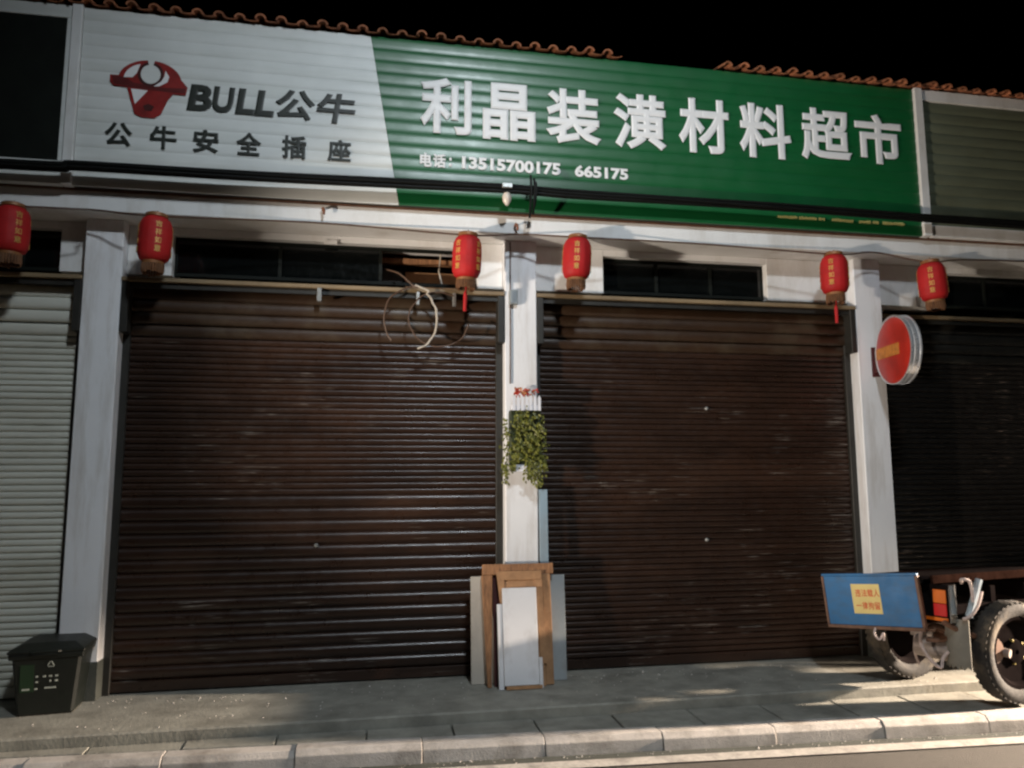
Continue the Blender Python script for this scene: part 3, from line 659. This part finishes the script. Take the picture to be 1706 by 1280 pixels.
# ------------------------------------------------------------------ boards leaning at the central pillar
def lean(name, x0, x1, z1, yb, yt, th, m, label, cat, lift=0.0, rz=0.0, grp='boards leaning on the central pillar'):
    t = empty(name, ((x0 + x1) / 2, yb, 0.002)); w_ = (x1 - x0) / 2
    t.rotation_euler = (-math.atan2(yt - yb, z1), rz, 0)
    return tag(t, label, cat, grp), w_, math.hypot(z1, yt - yb)
t, w_, h_ = lean('grey_board', -0.47, 0.365, 0.885, -0.12, -0.055, 0.012, None, 'wide grey board behind the brown frames, showing on both sides', 'board')
MB().box(-w_, -0.02, -0.012, 0, 0, h_).build('left_sheet', M['panel_beige'], t, bevel=0.002)
MB().box(-0.018, w_, -0.012, 0, 0, h_ - 0.004).build('right_sheet', M['panel_grey'], t, bevel=0.002)
t, w_, h_ = lean('brown_frame', -0.375, 0.25, 0.99, -0.235, -0.10, 0.02, None, 'large brown wooden frame standing against the central pillar', 'frame', rz=0.0)
MB().box(-w_, w_, -0.03, 0.02, h_ - 0.09, h_).build('top_rail', M['wood'], t, bevel=0.004)
MB().hexa([(-w_ + 0.03, -0.028, 0), (-w_ + 0.06, -0.028, 0), (-w_ + 0.06, 0.018, 0), (-w_ + 0.03, 0.018, 0)], [(-w_ - 0.01, -0.028, h_ - 0.092), (-w_ + 0.085, -0.028, h_ - 0.092), (-w_ + 0.085, 0.018, h_ - 0.092), (-w_ - 0.01, 0.018, h_ - 0.092)]).build('left_stile', M['wood'], t, bevel=0.003)
MB().box(w_ - 0.10, w_ - 0.03, -0.028, 0.018, 0, h_ - 0.092).build('right_stile', M['cardboard'], t, bevel=0.003)
MB().box(-w_ + 0.09, w_ - 0.102, 0.008, 0.016, 0, h_ - 0.092).build('back_panel', M['maroon'], t)
t, w_, h_ = lean('cardboard_sheet', -0.27, 0.165, 0.935, -0.285, -0.155, 0.01, None, 'folded brown cardboard around the white panel', 'cardboard')
MB().box(-w_ + 0.02, w_ - 0.03, -0.012, 0.0, h_ - 0.075, h_).build('top_flap', M['cardboard'], t, bevel=0.002)
MB().hexa([(w_ - 0.06, -0.012, 0.18), (w_ - 0.006, -0.012, 0.18), (w_ - 0.006, 0, 0.18), (w_ - 0.06, 0, 0.18)], [(w_ - 0.09, -0.012, h_ - 0.077), (w_ - 0.03, -0.012, h_ - 0.077), (w_ - 0.03, 0, h_ - 0.077), (w_ - 0.09, 0, h_ - 0.077)]).build('right_flap', M['cardboard'], t)
MB().hexa([(-w_ + 0.05, -0.011, 0.55), (-w_ + 0.07, -0.011, 0.55), (-w_ + 0.07, 0, 0.55), (-w_ + 0.05, 0, 0.55)], [(-w_ + 0.01, -0.011, h_ - 0.01), (-w_ + 0.075, -0.011, h_ - 0.077), (-w_ + 0.075, 0, h_ - 0.077), (-w_ + 0.01, 0, h_ - 0.01)]).build('left_flap', M['cardboard'], t)
MB().box(-w_ + 0.05, w_ - 0.02, 0.002, 0.006, 0, h_ - 0.02).build('back', M['cardboard'], t)
t, w_, h_ = lean('white_panel', -0.265, 0.10, 0.80, -0.335, -0.205, 0.02, None, 'white cabinet panel at the front of the leaning boards', 'panel')
MB().box(-w_ + 0.045, w_ - 0.025, -0.02, 0.0, 0.03, h_).build('face', M['panel_white'], t, bevel=0.003)
MB().box(-w_, -w_ + 0.042, -0.016, 0.02, 0.0, h_ - 0.13).build('left_edge', M['panel_white'], t, bevel=0.003)
MB().box(w_ - 0.023, w_ + 0.008, -0.018, 0.0, 0.0, h_ * 0.30).build('right_edge', M['panel_white'], t, bevel=0.003)
MB().box(-w_ + 0.06, w_ - 0.0, -0.019, 0.0, 0.0, 0.028).build('brown_foot', M['cardboard'], t)
t, w_, h_ = lean('narrow_board', 0.157, 0.235, 1.63, -0.06, -0.005, 0.02, None, 'narrow pale blue board standing at the right side of the central pillar', 'board')
MB().box(-w_, w_, -0.0, 0.016, 0.0, h_).build('board', M['panel_blue'], t, bevel=0.003)

# ------------------------------------------------------------------ rubbish bin
bn = empty('rubbish_bin', (-3.71, -0.12, 0.0), R(6))
H = 0.455
def bin_ring(s, z, o=0.0): return [(-0.235 * s - o, -0.25 * s - o, z), (0.235 * s + o, -0.25 * s - o, z), (0.235 * s + o, 0.22 * s + o, z), (-0.235 * s - o, 0.22 * s + o, z)]
MB().hexa(bin_ring(0.80, 0.0), bin_ring(1.0, H)).build('body', M['bin_green'], bn, bevel=0.02)
MB().hexa(bin_ring(1.0, H - 0.035, 0.012), bin_ring(1.0, H + 0.006, 0.016)).build('rim', M['bin_green'], bn, bevel=0.006)
lid = MB()
lid.hexa(bin_ring(1.0, H + 0.008, 0.022), bin_ring(1.0, H + 0.03, 0.022)).hexa(bin_ring(1.0, H + 0.03, 0.020), bin_ring(0.72, H + 0.072))
lid = lid.build('lid', M['bin_green'], bn, bevel=0.006)
MB().tube([(-0.10, -0.285, H + 0.022), (-0.09, -0.305, H + 0.026), (0.09, -0.305, H + 0.026), (0.10, -0.285, H + 0.022)], 0.009, 6).build('lid_handle', M['bin_green'], lid)
def front(px, pz, d=0.004):
    s = 0.80 + 0.20 * pz / H
    return (px, -0.25 * s - d, pz)
def decal(poly2, name, m, d=0.004):
    mb = MB(); n = len(poly2)
    mb.v = [front(a, c, d) for a, c in poly2] + [front(a, c, 0.0) for a, c in poly2]
    mb.f = [tuple(range(n)), tuple(reversed(range(n, 2 * n)))] + [(i, n + i, n + (i + 1) % n, (i + 1) % n) for i in range(n)]
    return mb.build(name, m, bn)
decal([(-0.17, 0.18), (-0.08, 0.18), (-0.08, 0.38), (-0.17, 0.38)], 'green_patch', M['bin_patch'], 0.003)
for k in range(3):   # three bars of the recycling triangle
    a0 = R(90 + 120 * k); a1 = R(90 + 120 * (k + 1)); cx, cz, ro, ri = 0.03, 0.375, 0.034, 0.024
    p0 = (math.cos(a0), math.sin(a0)); p1 = (math.cos(a1), math.sin(a1)); t0, t1 = 0.14, 0.86
    def L2(r, t): return (cx + r * (p0[0] + (p1[0] - p0[0]) * t), cz + r * (p0[1] + (p1[1] - p0[1]) * t))
    decal([L2(ro, t0), L2(ro, t1), L2(ri, t1), L2(ri, t0)], 'recycling_mark', M['bin_mark'])
for (cx, cz, ww) in ((-0.01, 0.29, 0.02), (0.03, 0.29, 0.02), (0.07, 0.29, 0.018), (-0.06, 0.29, 0.016), (-0.06, 0.25, 0.016), (0.068, 0.255, 0.02), (0.03, 0.255, 0.012), (-0.13, 0.20, 0.05), (-0.065, 0.20, 0.018), (0.03, 0.205, 0.075)):
    decal([(cx - ww / 2, cz - 0.006), (cx + ww / 2, cz - 0.006), (cx + ww / 2, cz + 0.006), (cx - ww / 2, cz + 0.006)], 'worn_print', M['bin_mark'])
tag(bn, 'dark green plastic rubbish bin with lid and recycling mark at lower left', 'bin')

# ------------------------------------------------------------------ cargo tricycle
def wheel(parent, c, side, r=0.385, wt=0.15):
    """wheel with its axle along local y; side = +1 when the outer face looks to +y"""
    w0 = empty('wheel', c); w0.parent = parent
    hw = wt / 2
    prof = [(r * 0.70, -hw * 0.7), (r * 0.80, -hw * 1.0), (r * 0.93, -hw * 0.98), (r * 0.985, -hw * 0.72), (r, 0.0), (r * 0.985, hw * 0.72), (r * 0.93, hw * 0.98), (r * 0.80, hw), (r * 0.70, hw * 0.7)]
    MB().lathe(prof, axis='Y', n=40, close=True).build('tyre', M['tyre'], w0, smooth=True)
    tr = MB()
    for k in range(44):
        a = 2 * math.pi * k / 44
        for s in (-1, 1):
            a2 = a + (0.07 if s > 0 else 0)
            q = [(r * 0.975, a2 - 0.035, s * hw * 0.92), (r * 0.975, a2 + 0.035, s * hw * 0.92), (r * 0.995, a2 + 0.03, s * hw * 0.08), (r * 0.995, a2 - 0.03, s * hw * 0.08)]
            lo = [((rr - 0.012) * math.sin(b), y_, (rr - 0.012) * math.cos(b)) for rr, b, y_ in q]; hi = [((rr + 0.0025) * math.sin(b), y_, (rr + 0.0025) * math.cos(b)) for rr, b, y_ in q]
            tr.hexa(lo, hi)
    tr.build('tread', M['tyre'], w0)
    MB().lathe([(r * 0.71, -hw * 0.72), (r * 0.71, hw * 0.72), (r * 0.64, hw * 0.66), (r * 0.58, hw * 0.2), (r * 0.25, hw * 0.12), (r * 0.22, hw * 0.45), (0.02, hw * 0.5), (0.02, -hw * 0.4), (r * 0.58, -hw * 0.1), (r * 0.64, -hw * 0.6)], axis='Y', n=32, close=True).build('rim', M['trike_dark'], w0, smooth=True)
    for k in range(5):
        a = 2 * math.pi * k / 5
        MB().lathe([(0.013, hw * 0.12), (0.013, hw * 0.4), (0.008, hw * 0.45)], (0.058 * 2.1 * math.sin(a) * 0.75, 0, 0.058 * 2.1 * math.cos(a) * 0.75), 'Y', 6).build('wheel_nut', M['brass'], w0)
    w0.rotation_euler = (0, R(20), 0 if side > 0 else math.pi)
    return w0
HEAD = 10.0
def tricycle(loc, rz, label, lit=False):
    t = empty('cargo_tricycle', loc, rz)                       # local +x forward, +y left; origin below the rear axle
    def zg(y): return -0.04 + 0.05 * y                          # stands half on the apron, half on the kerb
    wheel(t, (-0.14, 0.38, 0.400 + 0.006), 1, 0.40); wheel(t, (0.24, -0.30, 0.400 - 0.066), -1, 0.40)
    MB().tube([(0.13, -0.36, 0.335), (-0.12, 0.34, 0.40)], 0.035, 10).build('axle_tube', M['axle'], t, smooth=True)
    df = MB().lathe([(0.05, -0.11), (0.115, -0.07), (0.135, 0.0), (0.115, 0.07), (0.05, 0.11)], (0.0, 0.06, 0.365), 'Y', 20).build('differential', M['trike_rust'], t, smooth=True)
    for k in range(6):
        a = k * math.pi / 3; MB().lathe([(0.012, 0.0), (0.012, 0.02)], (0.1 * math.sin(a), 0.155, 0.365 + 0.1 * math.cos(a)), 'Y', 6).build('bolt', M['axle'], df)
    for s in (-1, 1):
        MB().tube(poly([(-0.45, s * 0.27, 0.60), (-0.22, s * 0.27, 0.50), (0.0, s * 0.27, 0.455), (0.25, s * 0.27, 0.50), (0.46, s * 0.27, 0.60)]), 0.022, 6).build('leaf_spring', M['trike_rust'], t)
        MB().lathe([(0.10, -0.03), (0.115, 0.0), (0.10, 0.03)], (0, s * 0.30, 0.36), 'Y', 20).build('brake_drum', M['trike_rust'], t, smooth=True)
        MB().box(-0.30, 1.25, s * 0.2 - 0.02, s * 0.2 + 0.03, 0.64, 0.71).build('chassis_rail', M['trike_dark'], t, bevel=0.004)
    # flat load deck of separate boards, canted on its springs
    dk = empty('deck'); dk.parent = t; dk.location = (0, 0, 0.905); dk.rotation_euler = (R(-6.2), 0, 0)
    def rear(y): return -0.53 - 0.345 * (y + 0.166)            # the rear edge runs slantwise behind the tailboard
    for k in range(5):
        y0 = -0.215 + k * 0.155; y1 = y0 + 0.152
        MB().hexa([(rear(y0), y0, 0), (1.10, y0, 0), (1.10, y1, 0), (rear(y1), y1, 0)], [(rear(y0), y0, 0.024), (1.10, y0, 0.024), (1.10, y1, 0.024), (rear(y1), y1, 0.024)]).build('deck_board', M['trike_dark'], dk, bevel=0.003)
    for y in (-0.232, 0.575): MB().box(rear(y), 1.105, y - 0.012, y + 0.012, -0.035, 0.028).build('deck_edge', M['deck_edge'], dk, bevel=0.003)
    for xx in (-0.25, 0.2, 0.6, 1.0): MB().box(xx - 0.025, xx + 0.025, -0.2, 0.45, 0.715, 0.84).build('cross_member', M['trike_dark'], t)
    return t
tk = tricycle((3.505, -0.98, 0.0), R(HEAD), None)
tag(tk, 'cargo tricycle with blue tailboard parked at the right edge', 'tricycle')
inv = Matrix.Translation((3.505, -0.98, 0.0)) @ Matrix.Rotation(R(HEAD), 4, 'Z'); inv = inv.inverted()
def TW(p): return inv @ Vector(p)      # world point into the tricycle's own space
F0, F1 = Vector((2.62, -0.57, 0.47)), Vector((2.62, -0.57, 0.865)); N0, N1 = Vector((2.99, -1.24, 0.55)), Vector((2.99, -1.24, 0.95))
ux = (N0 - F0).normalized(); uz = Vector((0, 0, 1)); uz = (uz - ux * uz.dot(ux)).normalized(); un = ux.cross(uz); BW = (N0 - F0).length; BH = 0.40
if un.y > 0: un = -un
tb = empty('tailboard'); tb.parent = tk
def TB(a, c, d): return TW(F0 + ux * a + uz * c + un * d)
def tbbox(a0, a1, c0, c1, d0, d1): return MB().hexa([TB(a0, c0, d0), TB(a1, c0, d0), TB(a1, c0, d1), TB(a0, c0, d1)], [TB(a0, c1, d0), TB(a1, c1, d0), TB(a1, c1, d1), TB(a0, c1, d1)])
tbbox(0, BW, 0.0, BH, 0.0, 0.012).build('blue_panel', M['trike_blue'], tb, bevel=0.002)
tbbox(-0.018, BW + 0.018, -0.028, -0.001, -0.02, 0.022).build('bottom_rail', M['trike_rust'], tb, bevel=0.003)
tbbox(-0.022, -0.001, 0.0, BH, -0.02, 0.018).build('side_rail', M['trike_rust'], tb, bevel=0.003)
tbbox(BW + 0.001, BW + 0.026, 0.0, BH, -0.02, 0.018).build('side_rail', M['trike_rust'], tb, bevel=0.003)
tbbox(-0.02, BW + 0.02, BH + 0.001, BH + 0.02, -0.02, 0.012).build('top_rail', M['trike_blue'], tb, bevel=0.003)
st = tbbox(0.235, 0.475, 0.095, 0.335, 0.0125, 0.0145).build('sticker', M['sticker'], tb)
def ST(a, c): return lambda p: TB(a + p[0], c + p[2], 0.0145 - p[1])
for k, ch in enumerate('违法载人'): flat_text(ch, 0.048, 0.062, 0.001, 'red_character', M['sticker_red'], tb, ST(0.290 + 0.052 * k, 0.262), bold=0.02)
for k, ch in enumerate('一律拘留'): flat_text(ch, 0.046, 0.062 if ch != '一' else 0.008, 0.001, 'red_character', M['sticker_red'], tb, ST(0.283 + 0.052 * k, 0.160), bold=0.02)
# tail lamp, hooks, mudflap and rope on the near side, in the tricycle's space
def px_box(c, sx_, sy_, sz_, m, name, parent=tk, rz=0.0, bevel=0.006):
    o = MB().box(-sx_ / 2, sx_ / 2, -sy_ / 2, sy_ / 2, -sz_ / 2, sz_ / 2).build(name, m, parent, bevel=bevel); o.location = TW(c); o.rotation_euler = (0, 0, R(rz)); return o
lampb = px_box((3.16, -1.22, 0.74), 0.10, 0.21, 0.29, M['trike_dark'], 'tail_lamp', rz=14)
MB().box(-0.058, -0.052, -0.085, 0.015, 0.0, 0.105).build('orange_lens', M['lens_orange'], lampb, bevel=0.003)
MB().box(-0.058, -0.052, -0.085, 0.015, -0.10, -0.004).build('red_lens', M['lens_red'], lampb, bevel=0.003)
MB().box(-0.060, 0.04, -0.118, -0.108, -0.145, 0.145).build('chrome_trim', M['chrome'], lampb, bevel=0.003)
MB().box(-0.055, -0.0505, -0.09, 0.08, -0.138, -0.112).build('lower_reflector', M['lens_orange'], lampb)
# curved mudflap with torn lower edge
def flap():
    mb = MB(); n = 10; c0 = Vector((3.26, -1.27, 0)); d = Vector((0.31, -0.95, 0)); nn = Vector((-0.95, -0.31, 0)); W = 0.2
    def P(i, z, k): a = (i / n - 0.5); return TW(c0 + d * (a * W) + nn * (0.05 * (1 - 4 * a * a) + k) + Vector((0, 0, z)))
    for i in range(n + 1):
        zb = 0.235 + (0.03 if i % 2 else 0.0); mb.v += [P(i, zb, 0), P(i, 0.62, 0), P(i, zb, -0.008), P(i, 0.62, -0.008)]
    mb.v = [tuple(v) for v in mb.v]
    for i in range(n):
        a = 4 * i; b = a + 4; mb.f += [(a, b, b + 1, a + 1), (a + 2, a + 3, b + 3, b + 2), (a, a + 2, b + 2, b), (a + 1, b + 1, b + 3, a + 3)]
    mb.f += [(0, 1, 3, 2), (4 * n, 4 * n + 2, 4 * n + 3, 4 * n + 1)]
    return mb
flap().build('mudflap', M['mudflap'], tk, smooth=True)
def ttube(pts, r, m, name, n=6): return MB().tube([TW(p) for p in poly(pts, 5)], r, n).build(name, m, tk, smooth=True)
ttube([(3.42, -1.36, 0.93), (3.37, -1.35, 0.78), (3.32, -1.34, 0.64)], 0.026, M['panel_blue'], 'blue_stay')
ttube([(3.28, -1.34, 0.90), (3.26, -1.36, 0.93), (3.31, -1.38, 0.92), (3.33, -1.38, 0.84), (3.33, -1.38, 0.76)], 0.012, M['rope'], 'white_hook')
ttube([(3.40, -1.40, 0.84), (3.36, -1.40, 0.74), (3.30, -1.39, 0.66), (3.24, -1.37, 0.63)], 0.012, M['rope'], 'rope')
ttube([(3.08, -1.12, 0.55), (3.02, -1.16, 0.42), (3.06, -1.2, 0.30), (3.12, -1.24, 0.24), (3.16, -1.22, 0.30), (3.20, -1.24, 0.36)], 0.013, M['rope'], 'rope')
ttube([(3.10, -1.10, 0.50), (3.18, -1.14, 0.54), (3.24, -1.2, 0.50), (3.20, -1.2, 0.44), (3.10, -1.12, 0.43)], 0.018, M['trike_rust'], 'hose')
ttube([(2.80, -0.92, 0.50), (2.77, -0.94, 0.45), (2.80, -0.96, 0.41), (2.83, -0.97, 0.46), (2.84, -0.96, 0.40)], 0.009, M['rope'], 'pink_cord')
ttube([(3.14, -0.96, 0.36), (3.30, -1.20, 0.34)], 0.085, M['axle'], 'silencer', 16)
ttube([(3.16, -0.92, 0.42), (3.13, -0.94, 0.30), (3.15, -0.96, 0.20)], 0.010, M['rope'], 'brake_line')
# front half of the tricycle, beyond the right edge of the photo
MB().box(1.18, 1.62, -0.17, 0.17, 0.72, 0.84).build('seat', M['trike_dark'], tk, bevel=0.03)
MB().tube([(1.2, 0, 0.66), (1.75, 0, 0.45), (2.1, 0, 0.62), (2.16, 0, 0.92)], 0.04, 8).build('frame_tube', M['trike_blue'], tk)
wheel(tk, (2.35, 0, 0.385), 1)
for s in (-1, 1): MB().tube([(2.35, s * 0.10, 0.385), (2.16, s * 0.09, 0.95)], 0.022, 8).build('fork_leg', M['trike_dark'], tk)
MB().tube([(1.85, -0.36, 1.12), (2.05, -0.2, 1.10), (2.10, 0, 1.05), (2.05, 0.2, 1.10), (1.85, 0.36, 1.12)], 0.014, 8).build('handlebar', M['chrome'], tk)

# ================================================================== LAMPS OF THE STREET (behind and beside the camera)
def street_lamp(x_, y_, h, arm, label, bulb, colour, energy, size=0.22, cone=150, blend=0.5, aim=None):
    t = empty('street_lamp', (x_, y_, -0.2)); H_ = h + 0.2
    MB().lathe([(0.16, 0.0), (0.16, 0.03), (0.10, 0.05), (0.075, 1.2), (0.045, H_)], n=16).build('pole', M['lamp_metal'], t, smooth=True)
    ax, ay = arm
    MB().tube(poly([(0, 0, H_ - 0.3), (ax * 0.3, ay * 0.3, H_ + 0.05), (ax, ay, H_ + 0.12)]), 0.03, 8).build('arm', M['lamp_metal'], t)
    hd = MB().box(-0.16, 0.16, -0.30, 0.30, 0.0, 0.09).build('lamp_head', M['lamp_metal'], t, bevel=0.02); hd.location = (ax, ay, H_ + 0.08)
    MB().box(-0.11, 0.11, -0.22, 0.22, -0.012, -0.001).build('lamp_glass', bulb, hd)
    ld = bpy.data.lights.new('lamp_light', 'SPOT'); ld.energy = energy; ld.color = colour; ld.shadow_soft_size = size; ld.spot_size = R(cone); ld.spot_blend = blend
    lo = bpy.data.objects.new('lamp_light', ld); COL.objects.link(lo); lo.parent = t; lo.location = (ax, ay, H_ - 0.02)
    if aim: lo.rotation_euler = (Vector(aim) - (Vector((x_, y_, -0.2)) + Vector((ax, ay, H_)))).to_track_quat('-Z', 'Y').to_euler()
    tag(t, label, 'street lamp', 'street lamps'); return t, lo
la, lo_a = street_lamp(0.1, -9.2, 8.0, (0, 2.2), 'cool white street lamp across the road behind the viewpoint', M['lamp_cool'], (0.84, 0.93, 1.0), LAMP_COOL, size=0.35, cone=86, blend=1.0, aim=(-0.1, 0, 2.6))
# low yard light on a post at the kerb far to the right, shining along the pavement
fl = empty('post_light', (12.2, -1.85, -1.2))
MB().lathe([(0.10, 1.0), (0.10, 1.08), (0.05, 1.12), (0.04, 3.95)], n=14).build('post', M['lamp_metal'], fl, smooth=True)
MB().tube([(0, 0.0, 3.9), (-0.06, 0, 3.98), (-0.16, 0, 3.96)], 0.02, 8).build('bracket', M['lamp_metal'], fl)
hd = MB().box(-0.05, 0.05, -0.13, 0.13, -0.1, 0.1).build('lamp_head', M['lamp_metal'], fl, bevel=0.01); hd.location = (-0.2, 0, 3.92); hd.rotation_euler = (0, R(-20), 0)
MB().box(-0.057, -0.0505, -0.11, 0.11, -0.08, 0.08).build('lamp_glass', M['lamp_warm'], hd)
ld = bpy.data.lights.new('floodlight_light', 'SPOT'); ld.energy = LAMP_WARM; ld.color = (1.0, 0.80, 0.62); ld.shadow_soft_size = 0.12; ld.spot_size = R(24); ld.spot_blend = 0.6
lo = bpy.data.objects.new('floodlight_light', ld); COL.objects.link(lo); lo.parent = fl; lo.location = (-0.29, 0, 3.89)
lo.rotation_euler = (Vector((2.6, -1.9, -0.1)) - Vector((11.91, -1.85, 2.69))).to_track_quat('-Z', 'Y').to_euler()
tag(fl, 'warm light on a post at the kerb far to the right of the tricycle', 'lamp')
# a second tricycle standing in the road on the left with its headlamp on
hl = empty('headlamp_tricycle', (-9.4, -5.2, -0.2), R(25))
wheel(hl, (0, 0.45, 0.385), 1); wheel(hl, (0, -0.45, 0.385), -1); wheel(hl, (1.9, 0, 0.385), 1)
MB().box(-0.7, 0.95, -0.5, 0.5, 0.60, 0.95).build('load_box', M['trike_blue'], hl, bevel=0.01)
MB().tube([(0, 0, 0.5), (1.2, 0, 0.45), (1.62, 0, 0.7), (1.68, 0, 1.05)], 0.04, 8).build('frame_tube', M['trike_blue'], hl)
for s in (-1, 1): MB().tube([(1.9, s * 0.1, 0.385), (1.70, s * 0.09, 0.98)], 0.022, 8).build('fork_leg', M['trike_dark'], hl)
MB().tube([(1.4, -0.36, 1.16), (1.6, -0.2, 1.14), (1.62, 0.2, 1.14), (1.4, 0.36, 1.16)], 0.014, 8).build('handlebar', M['chrome'], hl)
MB().lathe([(0.03, -0.12), (0.075, -0.05), (0.09, 0.0)], (1.76, 0, 1.0), 'X', 20).build('headlamp_shell', M['chrome'], hl, smooth=True)
MB().lathe([(0.082, 0.001), (0.06, 0.008), (0.01, 0.012)], (1.76, 0, 1.0), 'X', 20).build('headlamp_glass', M['lamp_warm'], hl)
ld = bpy.data.lights.new('headlamp_light', 'SPOT'); ld.energy = HEADLAMP; ld.color = (1.0, 0.86, 0.72); ld.shadow_soft_size = 0.16; ld.spot_size = R(40); ld.spot_blend = 0.85
lo = bpy.data.objects.new('headlamp_light', ld); COL.objects.link(lo); lo.parent = hl; lo.location = (1.80, 0, 1.0)
bpy.context.view_layer.update()
d = Vector((2.2, 0.0, 3.3)) - (hl.matrix_world @ Vector((1.80, 0, 1.0)))
lo.rotation_euler = (hl.matrix_world.to_3x3().inverted() @ d).to_track_quat('-Z', 'Y').to_euler()
tag(hl, 'tricycle with lit headlamp standing in the road left of the viewpoint', 'tricycle')
